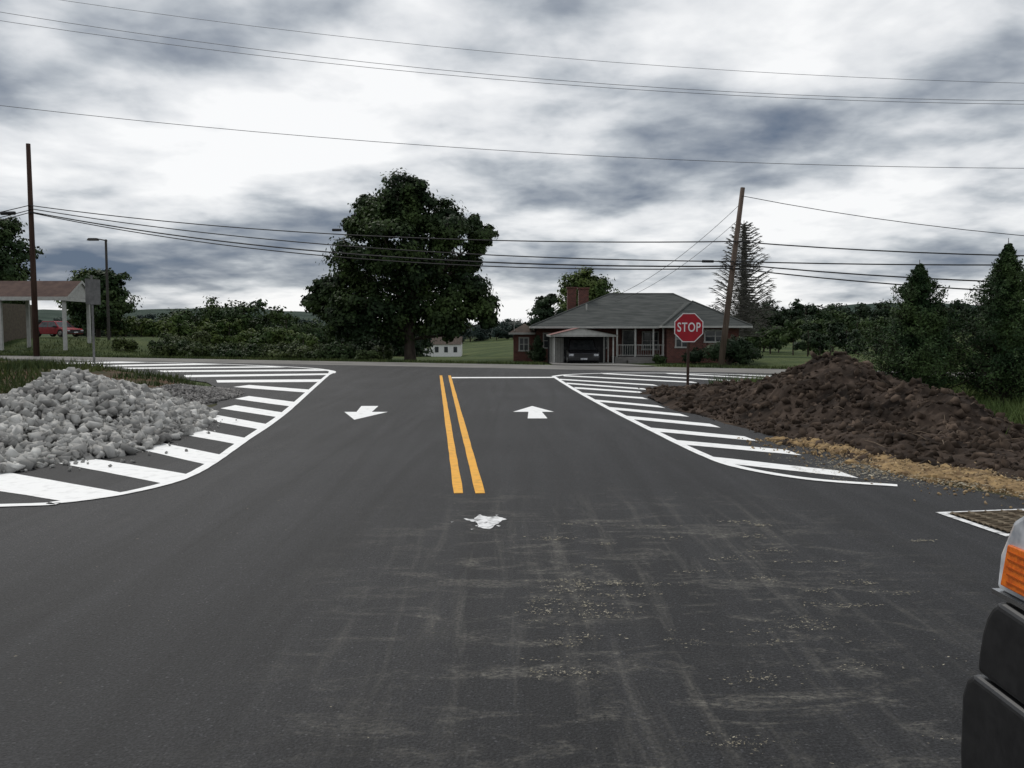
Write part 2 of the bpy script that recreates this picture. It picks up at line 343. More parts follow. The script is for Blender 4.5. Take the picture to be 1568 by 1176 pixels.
def grav_h(x,y):
    h=max(1.05*max(0,1-g(x,y,-7.15,13.5,1.9,3.0)), .75*max(0,1-g(x,y,-6.9,14.6,1.35,3.0)), .62*max(0,1-g(x,y,-7.6,12.4,2.6,2.7)),.35*max(0,1-g(x,y,-6.7,12.8,1.25,3.6)))
    return h*1.02+(fb(x,y,.9)*.05 if h>0 else 0)
GR=mat('limestone',(.44,.435,.415),(.22,.215,.205),scale=3,rough=.9,island=.42,bump=.25,bscale=40,spec=.2)
pile=heightfield('gravel_pile',-10.8,-5.2,9.2,17.8,.12,lambda x,y:(grav_h(x,y)-.07 if grav_h(x,y)>0 else -.1),mat('gravel_core',(.05,.048,.045),(.11,.105,.1),scale=14,rough=1))
P=[];Sz=[]
while len(P)<8000:
    x,y=random.uniform(-10.5,-5.2),random.uniform(9.4,17.6); h=grav_h(x,y)
    if h>.015: s=random.choice([.03,.045,.055,.07,.085,.12]); P.append((x,y,h+random.uniform(-.05,.04))); Sz.append(s)
for _ in range(140):
    x,y=random.gauss(-5.6,.35),random.uniform(9.8,16); P.append((x,y,.02)); Sz.append(random.choice([.012,.02,.035]))
rocks('stones',np.array(P),Sz,GR,pile)
def low_h(x,y): return .36*max(0,1-g(x,y,-8.3,20.4,1.4,3.4))
P=[];Sz=[]
while len(P)<3800:
    x,y=random.uniform(-10,-6.5),random.uniform(16.5,24); h=low_h(x,y)
    if h>.01: P.append((x,y,h)); Sz.append(random.uniform(.025,.055))
gb=heightfield('gravel_heap',-10,-6.6,16.6,24,.15,lambda x,y:(low_h(x,y)-.02 if low_h(x,y)>0 else -.1),bpy.data.materials['gravel_core'])
rocks('stones',np.array(P),Sz,mat('small_limestone',(.24,.23,.22),(.13,.125,.12),scale=3,rough=.9,island=.4),gb)
def verge_h(x,y):
    ed=[(9.5,-8),(10.1,-6.5),(12.7,-5.8),(14.5,-6.1),(18.9,-7.0),(22.9,-8.1),(27.2,-10.4),(31.1,-13.8),(39.6,-21.8),(46.4,-29)]
    e=np.interp(y,[q[0] for q in ed],[q[1] for q in ed]); d=e-x
    if d<0 or y<9.9: return -.1
    k=min(1,d/1.6)*min(1,(y-9.9)/1.5)
    return k*(.16+.3*max(0,1-g(x,y,-17,26,7,9)))+k*fb(x,y,.5)*.07-.02
heightfield('grass_verge',-45,-5.6,9.8,47,.3,verge_h,mat('verge_soil',(.03,.035,.015),(.11,.062,.04),scale=.9,rough=.95,bump=.8,bscale=9,detail=7,spec=.1))
def blades(name,pts,h,material,parent=None,w=.012):
    n=len(pts); P=np.array(pts); hh=np.array(h).reshape(-1,1)
    lean=rng.normal(size=(n,3))*.35; lean[:,2]=1; a=rng.uniform(0,6.28,n); s=np.stack([np.cos(a),np.sin(a),0*a],1)*w
    V=np.empty((n,3,3)); V[:,0]=P-s;V[:,1]=P+s;V[:,2]=P+lean*hh
    me=bpy.data.meshes.new(name); me.vertices.add(3*n); me.loops.add(3*n); me.polygons.add(n)
    me.vertices.foreach_set('co',V.astype(np.float32).ravel()); me.loops.foreach_set('vertex_index',np.arange(3*n,dtype=np.int32)); me.polygons.foreach_set('loop_start',np.arange(0,3*n,3,dtype=np.int32)); me.update(calc_edges=True)
    me.materials.append(material); o=bpy.data.objects.new(name,me); COL.objects.link(o)
    if parent: o.parent=parent
    return o
GRM=leafmat('weed_green',(.03,.05,.016),(.085,.105,.032),scale=.6)
pts=[];hs=[]
while len(pts)<36000:
    x,y=random.uniform(-38,-6),random.uniform(10,46); h=verge_h(x,y); nn=noise.noise(Vector((x*.35,y*.35,5)))
    if h>0 and nn>.0-(.25 if y>19 else -.1) and grav_h(x,y)<=.03 and low_h(x,y)<=0: pts.append((x,y,h)); hs.append(random.uniform(.08,.28)*(1+max(0,nn)*1.8))
blades('weeds',pts,hs,GRM,w=.02)
pts=[];hs=[]
while len(pts)<36000:
    x,y=random.uniform(6.1,16),random.uniform(8.6,27); 
    if dirt_h(x,y)<-.02 and g(x,y,10.5,17,10,10)<1 and noise.noise(Vector((x*.8,y*.8,9)))>-.25: pts.append((x,y,-.03)); hs.append(random.uniform(.12,.42)*(1 if y>12 else .6))
blades('tall_grass',pts,hs,leafmat('grass_green',(.045,.08,.022),(.12,.16,.05),scale=.6),w=.012)
pts=[];hs=[]
while len(pts)<22000:
    x=random.uniform(-40,26); t=.5+9*random.random()**1.8; y=41.2-.42*x+t
    if 1.6<x<7.2: continue
    pts.append((x,y,float(zt(x,y))-.02)); hs.append(random.uniform(.06,.22))
blades('lawn_grass',pts,hs,GRM,w=.025)

# sand strip + debris
SA=mat('sand',(.36,.25,.125),(.17,.115,.065),scale=5,rough=.95,bump=1,bscale=40,spec=.1,detail=8)
SP=[(4.45,12.6),(4.72,11.2),(5.0,10.1),(5.3,9.35),(6.0,8.75),(8,8.2)]
def sd_(x,y):
    d=9
    for k in range(len(SP)-1):
        a=Vector(SP[k]);b_=Vector(SP[k+1]);t=max(0,min(1,(Vector((x,y))-a).dot(b_-a)/(b_-a).length_squared)); d=min(d,(Vector((x,y))-a.lerp(b_,t)).length)
    return d
def sand_h(x,y):
    w=.40+fb(x,y,1.7)*.45+fb(x,y,6)*.16; d=sd_(x,y)
    return .035*(1-d/w)+.012+fb(x,y,6)*.035 if d<w else -.1
sand=heightfield('sand_strip',3.7,8.4,7.2,13.2,.045,sand_h,SA)
P=[];Sz=[]
while len(P)<3600:
    x,y=random.uniform(3.4,8.4),random.uniform(6.9,13)
    if sd_(x,y)<abs(random.gauss(0,.55)): P.append((x,y,max(.006,sand_h(x,y)))); Sz.append(random.choice([.006,.008,.011,.015,.026]))
rocks('lumps',np.array(P),Sz,mat('sand_lump',(.36,.26,.14),(.20,.145,.09),scale=3,rough=.95,island=.4),sand)
def chips(name,centers,material,parent=None,z=.010):
    C=[];sz=[]
    for (x,y,sx,sy,n,s) in centers:
        for _ in range(n):
            C.append((x+random.gauss(0,sx),y+random.gauss(0,sy),z+random.uniform(0,.003))); sz.append(s*math.exp(random.gauss(0,.5)))
    C=np.array(C); N=rng.normal(size=(len(C),3))*.12+np.array([0,0,1]); R=rng.normal(size=(len(C),3))*np.array([.7,1,0]); return quads(name,C,N,np.array(sz),.35,material,parent,tang=R)
cl=[]
for _ in range(700): 
    t=random.random()**1.4; x=4.2+t*2.6+random.gauss(0,.38); y=10.6-t*2.6+random.gauss(0,.4)-.32; cl.append((x,y,.09,.09,10,.022))
smears=[]
def smear(x,y,l,w):
    """thin dried crust: an irregular flat fleck"""
    a=random.gauss(0,.4); n=9; pts=[]
    for k in range(n):
        an=2*math.pi*k/n; r=random.uniform(.3,1.15); u_,v_=math.cos(an)*l*r,math.sin(an)*w*r; pts.append((x+u_*math.cos(a)-v_*math.sin(a),y+u_*math.sin(a)+v_*math.cos(a)))
    smears.append(pts)
for _ in range(60):
    y=2.9+random.random()**.7*4.4; x=(.05+random.random()*.85)*y*.55+random.gauss(0,.12)
    if random.random()<.3: y=5.2+random.gauss(0,.55); x=random.gauss(.42,.22)
    ln=random.uniform(.05,.16)
    for q in range(random.randint(8,26)):
        X_,Y_=x+random.gauss(0,ln),y+random.gauss(0,.028)+random.gauss(0,.01); k_=Y_/5.5; smear(X_,Y_,random.uniform(.004,.016)*k_,random.uniform(.0025,.007)*k_)
        if q%2: cl.append((X_,Y_,.022,.010,random.randint(3,9),.0065*k_))
for _ in range(260): x,y=random.uniform(-4.5,6),random.uniform(2.2,12); smear(x,y,random.uniform(.003,.012),random.uniform(.002,.006))
ST=mat('straw',(.25,.22,.155),(.42,.385,.30),scale=18,rough=.9,island=.35)
chips('straw_debris',cl,ST)
sheet('dried_mud_flecks',smears,.0085,ST)

# ---------------------------------------------------------------- trees
BARK=mat('bark',(.035,.027,.022),(.07,.057,.045),scale=6,rough=.95,bump=.6,stretch=(1,1,.3))
OAK=leafmat('oak_leaves',(.012,.025,.009),(.041,.066,.019),scale=.5,island=.45)
u=.043; bx,by,bz=-6.7,55.0,-.45
bl=[(-14,256,36),(-52,222,38),(24,222,46),(-28,180,60),(-68,160,46),(30,160,58),(66,190,36),(110,192,22),(98,212,14),(-38,115,64),(32,100,62),(86,116,38),(112,84,28),(-90,128,32),(-130,112,22),(-146,92,17),(-116,84,30),(-88,66,40),(-28,64,46),(48,62,40),(8,258,26),(120,64,14),(-78,206,24),(58,214,26),(5,150,62),(64,78,42),(-60,84,46),(-106,104,26),(84,152,24),(100,170,16),(-62,236,18),(-20,220,44)]
blobs=[(bx+a*u,by+random.uniform(-1,1)*min(2.6,r*u*1.1)*(.4 if c>200 or abs(a)>95 else 1),bz+c*u,r*u*.95) for a,c,r in bl]
mb=MB(); mb.tube([(bx,by,bz-.4),(bx,by,bz+.3),(bx-.05,by,bz+1.6),(bx+.1,by,bz+4),(bx-.3,by,bz+7),(bx-.4,by,bz+11)],[.62,.40,.32,.28,.2,.06],10)
for B in blobs:
    zz=max(1.3,min(9,(B[2]-bz)*.55)); s0=Vector((bx,by,bz+zz)); e=Vector(B[:3]); md=s0.lerp(e,.5)+Vector((0,0,-.3)); ln=(e-s0).length
    mb.tube([s0,md,e,e+Vector((random.uniform(-.4,.4),random.uniform(-.4,.4),B[3]*.4))],[.05+.014*ln,.035+.008*ln,.04,.015],6)
oak=mb.obj('oak_tree',BARK,smooth=True)
C,N=crown_pts(blobs,32,120,sub=.34); quads('crown',C,N,rng.uniform(.14,.32,len(C)),.7,OAK,oak)

def tree(name,x,y,h,w,material,z0=None,nb=9,nsub=14,nl=70,ls=.3,base=.12,parent=None):
    z0=float(zt(x,y)) if z0 is None else z0
    bs=[]
    for k in range(nb):
        f=(k+.5)/nb; rr=w*.5*(math.sin(math.pi*min(1,.18+f*.72))**.7)
        a=k*2.4+random.uniform(-.4,.4); q=random.uniform(.25,.62)
        bs.append((x+math.cos(a)*rr*q,y+math.sin(a)*rr*q,z0+h*(base+(1-base)*(.12+f*.74)),max(w*.18,rr*random.uniform(.5,.68))))
    mb=MB(); mb.tube([(x,y,z0-.3),(x,y,z0+h*.3),(x+.1,y,z0+h*.8)],[w*.035+.04,w*.028+.03,.03],6)
    for b_ in bs: mb.tube([(x,y,z0+h*.25),((x+b_[0])/2,(y+b_[1])/2,(z0+h*.3+b_[2])/2),b_[:3]],[w*.012+.02,w*.008+.01,.02],4)
    o=mb.obj(name,BARK,parent)
    C,N=crown_pts(bs,nsub,nl,sub=.42); quads('crown',C,N,rng.uniform(.6,1.3,len(C))*ls,.7,material,o); return o
LG=leafmat('light_leaves',(.038,.067,.017),(.09,.122,.032),scale=.5)
SG=leafmat('shrub_leaves',(.022,.040,.013),(.062,.082,.026),scale=.25)
MG=leafmat('mid_leaves',(.02,.04,.014),(.05,.078,.025),scale=.3)
DG=leafmat('dark_leaves',(.011,.023,.011),(.028,.048,.02),scale=.4)
HZ=leafmat('hazy_leaves',(.024,.040,.035),(.044,.064,.053),scale=.05,island=.25)  # far trees: distance haze mixed into the leaf colour
tree('deciduous_tree',6.9,80,8.2,7.6,LG,nb=16,nsub=18,nl=90,ls=.28)
tree('deciduous_tree',3.2,76,6.0,3.6,DG,nb=9,ls=.28)
tree('deciduous_tree',-45.0,74,12.2,6.0,MG,nb=13,nsub=16,ls=.32)
tree('deciduous_tree',-41.5,84,7.0,6,MG,nb=9,ls=.32)
tree('deciduous_tree',-38.5,80,6.8,5,MG,nb=9,ls=.3)
tree('deciduous_tree',-44.5,88,7.4,6,LG,nb=9,ls=.32)
def bush(name,x,y,w,h,material,n=7000,ls=.1,z0=None):
    z0=float(zt(x,y)) if z0 is None else z0
    bs=[(x+random.uniform(-.35,.35)*w,y+random.uniform(-.2,.2)*w,z0+h*random.uniform(.3,.62),h*.36) for _ in range(7)]
    mb=MB()
    for b_ in bs: mb.tube([(x,y,z0-.1),b_[:3]],[.05,.02],4)
    o=mb.obj(name,BARK); C,N=crown_pts(bs,16,n//112,sub=.4); quads('foliage',C,N,rng.uniform(.6,1.3,len(C))*ls,.6,material,o)
bush('shrub',13.2,51.5,3.6,1.95,DG,9000,.14); bush('shrub',11.6,53.3,1.6,1.2,DG,4000,.13); bush('shrub',9.6,54.2,1.4,.7,MG,2500,.1)
bush('shrub',14.6,52.5,2.2,1.5,DG,6000,.13)
def conifer(name,x,y,h,w,material,z0=-.03,n=42000,ls=.075):
    mb=MB(); mb.tube([(x,y,z0-.2),(x,y,z0+h*.5),(x,y,z0+h)],[h*.022,h*.012,.006],7); C=[];N=[]
    m_=110; nbr=int(n/m_)
    for k in range(nbr):
        f=(k/nbr)**1.1; f=max(.0,min(.985,f+random.uniform(-.02,.02))); L_=w*.5*(1-f)**.95*random.choice([.6,.75,.9,1.0,1.25])+.03
        a=k*2.399+random.uniform(-.3,.3); z=z0+h*(.03+.93*f); up=random.uniform(.35,.8)
        e=Vector((x+math.cos(a)*L_,y+math.sin(a)*L_,z+L_*up)); s0=Vector((x,y,z)); mb.tube([s0,e],[.012,.004],3,cap=False)
        t=rng.uniform(.2,1.1,m_)**.7; p=np.array(s0)[None]*(1-t[:,None])+np.array(e)[None]*t[:,None]
        p+=rng.normal(size=(m_,3))*np.array([1,1,1.1])*((.02+L_*.12)*(1.25-t[:,None]*.8))
        C.append(p); d=np.array([math.cos(a),math.sin(a),.5]); N.append(d+rng.normal(size=(m_,3))*.7)
    o=mb.obj(name,BARK); C=np.concatenate(C);N=np.concatenate(N); quads('foliage',C,N,rng.uniform(.6,1.4,len(C))*ls,.4,material,o); return o
CG=leafmat('conifer_green',(.014,.034,.011),(.046,.078,.023),scale=1.6,island=.45)
conifer('arborvitae_tree',9.15,18.9,3.3,2.4,CG,n=46000,ls=.065)
conifer('arborvitae_tree',10.95,18.6,3.75,2.3,CG,n=50000,ls=.065)
conifer('arborvitae_tree',13.2,19.5,3.5,2.1,CG,n=20000,ls=.09)
conifer('small_conifer',1.7,55.2,1.9,1.3,DG,z0=-.5,n=9000,ls=.12)
# bare spruce
sx_,sy_,sz_=20.6,75,-1.4; mb=MB(); H=12.8; mb.tube([(sx_,sy_,sz_),(sx_,sy_,sz_+H*.6),(sx_,sy_,sz_+H)],[.22,.12,.02],7)
for k in range(300):
    f=.2+.78*k/300; a=k*2.399; L_=3.4*(1-f)**.5*random.uniform(.6,1.1)+.15; z=sz_+H*f
    p=[Vector((sx_,sy_,z)),Vector((sx_+math.cos(a)*L_*.55,sy_+math.sin(a)*L_*.55,z-L_*.02)),Vector((sx_+math.cos(a)*L_,sy_+math.sin(a)*L_,z+L_*.28))]
    mb.tube(p,[.055,.04,.018],4,cap=False)
    for q in range(11):
        t=random.uniform(.25,1); s0=p[1].lerp(p[2],t) if t>.5 else p[0].lerp(p[1],t*2); b_=a+random.choice([-1,1])*random.uniform(.5,1.1); l=L_*.26*random.uniform(.5,1)
        mb.tube([s0,s0+Vector((math.cos(b_)*l,math.sin(b_)*l,random.uniform(-.3,.3)*l))],[.028,.012],3,cap=False)
bs_=mb.obj('bare_spruce_tree',mat('dead_wood',(.07,.068,.06),(.13,.125,.11),scale=4,rough=.95))
def mass(name,specs,material,ls,base=.22):
    C=[];N=[];mb=MB()
    for (x,y,h,w) in specs:
        z0=float(zt(x,y)); nb=6; bs=[]
        mb.tube([(x,y,z0-.5),(x,y,z0+h*.7)],[w*.03,w*.015],5)
        for k in range(nb):
            f=random.random(); a=random.uniform(0,6.28); bs.append((x+math.cos(a)*w*.28,y+math.sin(a)*w*.28,z0+h*(base+(.78-base)*f),w*.27*random.uniform(.7,1.1)*(1.15-.4*f)))
        c,n=crown_pts(bs,9,34,sub=.5); C.append(c);N.append(n)
    o=mb.obj(name,BARK); C=np.concatenate(C);N=np.concatenate(N); quads('foliage',C,N,rng.uniform(.6,1.3,len(C))*ls,.7,material,o)
def row(px0,px1,D0,D1,n,h0,h1,wf=1.0):
    out=[]
    for k in range(n):
        a=(px0+(px1-px0)*(k+random.random())/n)/1000; y=random.uniform(D0,D1); h=random.uniform(h0,h1); out.append((a*y,y,h,h*random.uniform(.8,1.2)*wf))
    return out
sh=[]
for k in range(50):
    x=-28.0+19.5*(k+random.random())/50; r_=random.random(); sh.append((x,41.2-.42*x+4+r_*14,random.uniform(.5,1.0)+r_*.7,random.uniform(1.4,2.8)))
mass('roadside_shrubs',sh,SG,.17,.1)
mass('distant_trees',row(-480,-230,78,100,24,1.4,2.5,1.5),LG,.28)
mass('distant_trees',row(-400,-215,100,130,16,3.6,5.6,1.2),MG,.38)
mass('distant_trees',row(-520,-200,170,240,44,4,6.5,1.4),DG,.65)
mass('distant_trees',row(-190,-110,72,88,10,2.6,3.6,1.2),DG,.3)
mass('distant_trees',row(-215,-118,110,140,8,5,7,1.1),DG,.45)
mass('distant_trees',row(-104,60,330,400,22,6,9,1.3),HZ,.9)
mass('distant_trees',row(275,450,105,125,13,4.2,7.0,.8),MG,.4)
mass('distant_trees',row(330,760,85,100,16,2.6,4.8,.85),DG,.32)
mass('distant_trees',row(280,760,240,300,48,8,12,1.1),DG,.8)
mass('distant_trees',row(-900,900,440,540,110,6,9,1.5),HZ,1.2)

# ---------------------------------------------------------------- brick house
def brickmat():
    m=bpy.data.materials.new('brick'); m.use_nodes=True; nt=m.node_tree; b=nt.nodes['Principled BSDF']; b.inputs['Roughness'].default_value=.9
    tc=nd(nt,'ShaderNodeTexCoord'); mp=nd(nt,'ShaderNodeMapping'); mp.inputs['Rotation'].default_value=(math.radians(90),0,0); nt.links.new(tc.outputs['Object'],mp.inputs[0])
    br=nd(nt,'ShaderNodeTexBrick',Scale=3.0); br.inputs['Color1'].default_value=(.14,.048,.036,1); br.inputs['Color2'].default_value=(.08,.03,.024,1); br.inputs['Mortar'].default_value=(.16,.125,.11,1); br.inputs['Mortar Size'].default_value=.012
    nt.links.new(mp.outputs[0],br.inputs[0]); nt.links.new(br.outputs[0],b.inputs['Base Color']); return m
BR=brickmat(); RF=mat('shingles',(.038,.044,.042),(.075,.08,.077),scale=2.5,rough=.95,bump=.4,stretch=(.4,.4,4),detail=7); TR=mat('white_trim',(.42,.42,.40),rough=.6); TW=mat('white_sign_film',(.75,.75,.75),rough=.4); GL=mat('window_glass',(.03,.035,.04),(.06,.065,.07),rough=.1,spec=.6); DK=mat('dark_paint',(.03,.03,.032),rough=.6); RB=mat('brown_shingles',(.10,.075,.06),(.06,.048,.04),scale=3,rough=.95)
house=empty('brick_house')
mb=MB()
mb.box(1.7,15.0,57.5,66,-1.2,1.88); mb.box(10.2,14.9,55,57.49,-1.2,1.88); mb.box(.1,1.69,58.2,63,-1.2,1.45)
mb.box(4.75,5.45,59.7,60.4,1.9,4.6);mb.box(4.1,4.75,62,62.7,1.9,4.75); mb.box(4.68,5.52,59.63,60.47,4.6,4.7); mb.box(4.03,4.82,61.93,62.77,4.75,4.85)
mb.obj('walls',BR,house)
mb=MB()
def hip(x0,x1,y0,y1,z,rx0,rx1,ry0,ry1,rz,m=0):
    A,B,C_,D=(x0,y0,z),(x1,y0,z),(x1,y1,z),(x0,y1,z); 
    if ry0==ry1: P1,P2=(rx0,ry0,rz),(rx1,ry0,rz); mb.face([A,B,P2,P1],m);mb.face([B,C_,P2],m);mb.face([C_,D,P1,P2],m);mb.face([D,A,P1],m)
    else: P1,P2=(rx0,ry0,rz),(rx0,ry1,rz); mb.face([A,B,P1],m);mb.face([B,C_,P2,P1],m);mb.face([C_,D,P2],m);mb.face([D,A,P1,P2],m)
    mb.face([A,D,C_,B],m)
hip(1.25,15.45,55.2,66.6,1.93,7.1,11.7,61,61,4.3); hip(9.75,15.5,54.1,61.5,1.96,12.2,12.2,56.8,61.2,3.62)
mb.obj('roof',RF,house)
mb=MB(); mb.tube([(12.2,56.8,3.64),(9.75,54.1,1.99)],.05,4);mb.tube([(12.2,56.8,3.64),(15.5,54.1,1.99)],.05,4);mb.tube([(7.1,61,4.32),(1.25,55.2,1.96)],.05,4);mb.tube([(7.1,61,4.32),(11.7,61,4.32),(15.45,55.2,1.96)],.05,4); mb.obj('ridge_caps',mat('ridge',(.09,.095,.09),rough=.9),house)
mb=MB(); hip(-.2,1.66,57.8,63.3,1.5,.9,.9,59,62,2.15); mb.obj('side_roof',RB,house)
mb=MB()
for x0,x1,y0,y1,z in ((1.22,9.7,55.13,55.19,1.8),(9.7,15.52,54.03,54.09,1.83),(1.19,1.24,55.2,66,1.8),(15.51,15.56,54.1,66,1.8),(-.24,1.6,57.72,57.79,1.38),(9.68,9.74,54.1,55.1,1.83)): mb.box(x0,x1,y0,y1,z,z+.13)
def win(x0,x1,z0,z1,y):
    mb.box(x0-.09,x1+.09,y-.05,y-.005,z1,z1+.1); mb.box(x0-.12,x1+.12,y-.08,y-.005,z0-.1,z0); mb.box(x0-.09,x0,y-.05,y-.005,z0,z1); mb.box(x1,x1+.09,y-.05,y-.005,z0,z1); xm=(x0+x1)/2; mb.box(xm-.03,xm+.03,y-.045,y-.005,z0,z1); mb.box(x0,xm-.03,y-.04,y-.005,(z0+z1)/2-.02,(z0+z1)/2+.02); mb.box(xm+.03,x1,y-.04,y-.005,(z0+z1)/2-.02,(z0+z1)/2+.02)
    gl.append((x0,x1,z0,z1,y))
gl=[]; win(12.7,14.0,.95,1.62,55); win(10.8,11.5,.6,1.6,55); win(9.0,10.0,.4,1.5,57.5); win(.55,1.1,.3,1.1,58.2); win(5.6,6.5,.5,1.4,57.5); win(2.2,2.9,.5,1.4,57.5)
mb.box(7.55,7.62,57.4,57.495,-.1,1.7); mb.box(8.48,8.55,57.4,57.495,-.1,1.7); mb.box(7.62,8.48,57.4,57.495,1.62,1.7)
for x in (6.95,8.15,9.35,10.0): mb.box(x-.05,x+.05,55.35,55.45,-.1,1.84)
mb.obj('trim',TR,house)
mb=MB()
for x0,x1,z0,z1,y in gl: mb.box(x0,x1,y-.02,y-.006,z0,z1)
mb.box(7.62,8.48,57.44,57.49,-.1,1.62); mb.obj('glass',GL,house)
mb=MB(); mb.box(6.8,10.15,55.2,57.45,-1.2,-.1); mb.box(7.6,8.6,54.6,55.19,-1,-.3); mb.obj('porch',mat('concrete',(.22,.21,.2),rough=.9),house)
mb=MB(); mb.box(6.9,10.1,55.37,55.42,.68,.72); mb.box(6.9,10.1,55.37,55.42,0,.04)
for k in range(22): mb.box(6.9+k*.15,6.915+k*.15,55.38,55.41,.04,.68)
mb.obj('railing',TR,house)
mb=MB(); mb.tube([(.15,58,1.5),(.15,58,2.5)],.02,5)
for k in range(4): mb.tube([(-.3+.06*k,58,2.1+.1*k),(.6-.06*k,58,2.1+.1*k)],.012,4)
mb.tube([(5.15,58.0,2.9),(5.15,58.0,3.5)],.06,6); mb.obj('antenna',TR,house)
# carport
cp=empty('carport'); mb=MB(); gz=-.5; x0,x1,xc=2.3,6.2,4.0; ye0,ye1=49.3,54.8; ez,pz=1.38,1.80
for x in (2.5,6.0):
    for y in (49.6,52.2,54.6): mb.box(x-.04,x+.04,y-.04,y+.04,gz-.2,ez)
mb.box(x0,x1,ye0+.02,ye0+.08,ez-.08,ez-.01); 
mb.face([(x0,ye0,ez),(x1,ye0,ez),(xc,ye0,pz)]); mb.face([(x0,ye1,ez),(xc,ye1,pz),(x1,ye1,ez)])
mb.box(x0-.05,x0,ye0,ye1,ez-.1,ez+.02); mb.box(x1,x1+.05,ye0,ye1,ez-.1,ez+.02)
for k in range(7): mb.box(2.56+k*.1,2.64+k*.1,52.6,52.64,gz,1.2)
mb.obj('frame',TR,cp)
mb=MB(); mb.face([(x0-.05,ye0-.1,ez+.01),(xc,ye0-.1,pz+.02),(xc,ye1,pz+.02),(x0-.05,ye1,ez+.01)],1); mb.face([(xc,ye0-.1,pz+.02),(x1+.05,ye0-.1,ez+.01),(x1+.05,ye1,ez+.01),(xc,ye1,pz+.02)],0)
mb.obj('roof',[mat('metal_roof',(.22,.21,.20),rough=.6),mat('red_roof',(.18,.06,.05),rough=.7)],cp)
mb=MB(); mb.box(2.35,6.15,54.85,54.95,gz-.3,1.3); mb.obj('back_wall',DK,cp)
sheet('driveway',[[(2.0,40.9),(6.8,38.9),(6.3,55),(2.4,55)]],-.001,bpy.data.materials['old_asphalt'])
dr=bpy.data.objects['driveway']
for v in dr.data.vertices: v.co.z=float(zt(v.co.x,v.co.y))+.04
# ---------------------------------------------------------------- vehicles
TI=mat('rubber',(.015,.015,.016),rough=.85); CH=mat('chrome',(.5,.5,.5),rough=.25,metal=1); HL=mat('headlight_glass',(.7,.72,.75),(.32,.34,.37),scale=14,rough=.06,spec=.8); RL=mat('tail_light',(.4,.02,.02),rough=.2)
def wheel(mb,x,y,z,r,w,mt=0,mr_=1):
    mb.tube([(x-w/2,y,z),(x-w/2+.03,y,z),(x+w/2-.03,y,z),(x+w/2,y,z)],[r*.93,r,r,r*.93],22,mt)
    for sgn in (-1,1): mb.tube([(x+sgn*(w/2-.01),y,z),(x+sgn*(w/2+.012),y,z)],[r*.6,r*.55],14,mr_)
def car(name,loc,rotz,Lh,W,H,color,suv=True):
    """front towards -Y, origin on the ground under the centre"""
    e=empty(name,loc,rotz); h=W/2; belt=H*.58; f=-Lh/2; r=Lh/2
    P=mat(name+'_paint',color,rough=.25,spec=.6); mb=MB()
    hood=belt*.93
    mb.extr([(f+.05,.25),(f,.45),(f+.03,hood*.86),(f+.15,hood*.96),(f+Lh*.24,belt),(r-(.05 if suv else Lh*.2),belt+.02),(r-.02,belt*.95),(r,.45),(r-.06,.25)],-h,h)
    mb.obj('body',P,e,bevel=.06)
    cb=(-h+.05,h-.05,f+Lh*.22,r-(.03 if suv else Lh*.16)); ct=(-h+.2,h-.2,f+Lh*.38,r-(.2 if suv else Lh*.3)); mb=MB(); mb.frust(cb,ct,belt+.005,H,0); mb.obj('cabin',P,e,bevel=.04)
    mb=MB(); z0,z1=belt+.05,H-.08
    def L_(a,b_,t): return a+(b_-a)*t
    t0=(z0-belt)/(H-belt);t1=(z1-belt)/(H-belt)
    yf0,yf1=L_(cb[2],ct[2],t0)-.012,L_(cb[2],ct[2],t1)-.012; yr0,yr1=L_(cb[3],ct[3],t0)+.012,L_(cb[3],ct[3],t1)+.012; xa,xb=L_(h-.05,h-.2,t0)+.01,L_(h-.05,h-.2,t1)+.01
    mb.face([(-xa+.08,yf0,z0),(xa-.08,yf0,z0),(xb-.07,yf1,z1),(-xb+.07,yf1,z1)]); mb.face([(xa-.1,yr0,z0),(-xa+.1,yr0,z0),(-xb+.1,yr1,z1),(xb-.1,yr1,z1)])
    for s in (-1,1):
        n=3 if suv else 2
        for k in range(n):
            a,b_=k/n+.015,(k+1)/n-.015; a0,b0=L_(yf0+.12,yr0-.12,a),L_(yf0+.12,yr0-.12,b_);a1,b1=L_(yf1+.1,yr1-.1,a),L_(yf1+.1,yr1-.1,b_)
            mb.face([(s*xa,a0,z0),(s*xa,b0,z0),(s*xb,b1,z1),(s*xb,a1,z1)][::s])
    mb.obj('windows',GL,e)
    mb=MB()
    for y in (f+Lh*.19,r-Lh*.2):
        for s in (-1,1): wheel(mb,s*(h-.1),y,.34,.34,.23)
    mb.obj('wheels',[TI,CH],e,smooth=False)
    mb=MB()
    for s in (-1,1): mb.box(s*h*.8-.13,s*h*.8+.13,f-.015,f+.06,hood*.68,hood*.82,0); mb.box(s*h*.86-.1,s*h*.86+.1,r-.05,r+.012,hood*.7,hood*.95,2); mb.box(s*(h+.1)-.09,s*(h+.1)+.09,f+Lh*.29,f+Lh*.33,belt+.02,belt+.17,3)
    mb.box(-h*.6,h*.6,f-.012,f+.05,hood*.6,hood*.84,3)
    for k in range(7): mb.box(-h*.5+k*h*.16,-h*.5+k*h*.16+.025,f-.022,f-.013,hood*.62,hood*.82,3)
    mb.box(-h*.95,h*.95,f-.06,f-.001,.33,.5,3); mb.box(-.2,.2,f-.075,f-.061,.36,.46,0); mb.box(-h*.95,h*.95,r+.001,r+.06,.33,.5,1)
    mb.obj('lights_and_trim',[HL,CH,RL,DK],e)
car('parked_suv',(4.3,52.2,float(zt(4.3,50))+.03),0,4.3,1.86,1.6,(.018,.018,.022))
car('parked_car',(-40.5,74.5,float(zt(-40.5,74.5))+.1),math.radians(70),4.4,1.75,1.4,(.30,.02,.03),suv=False)
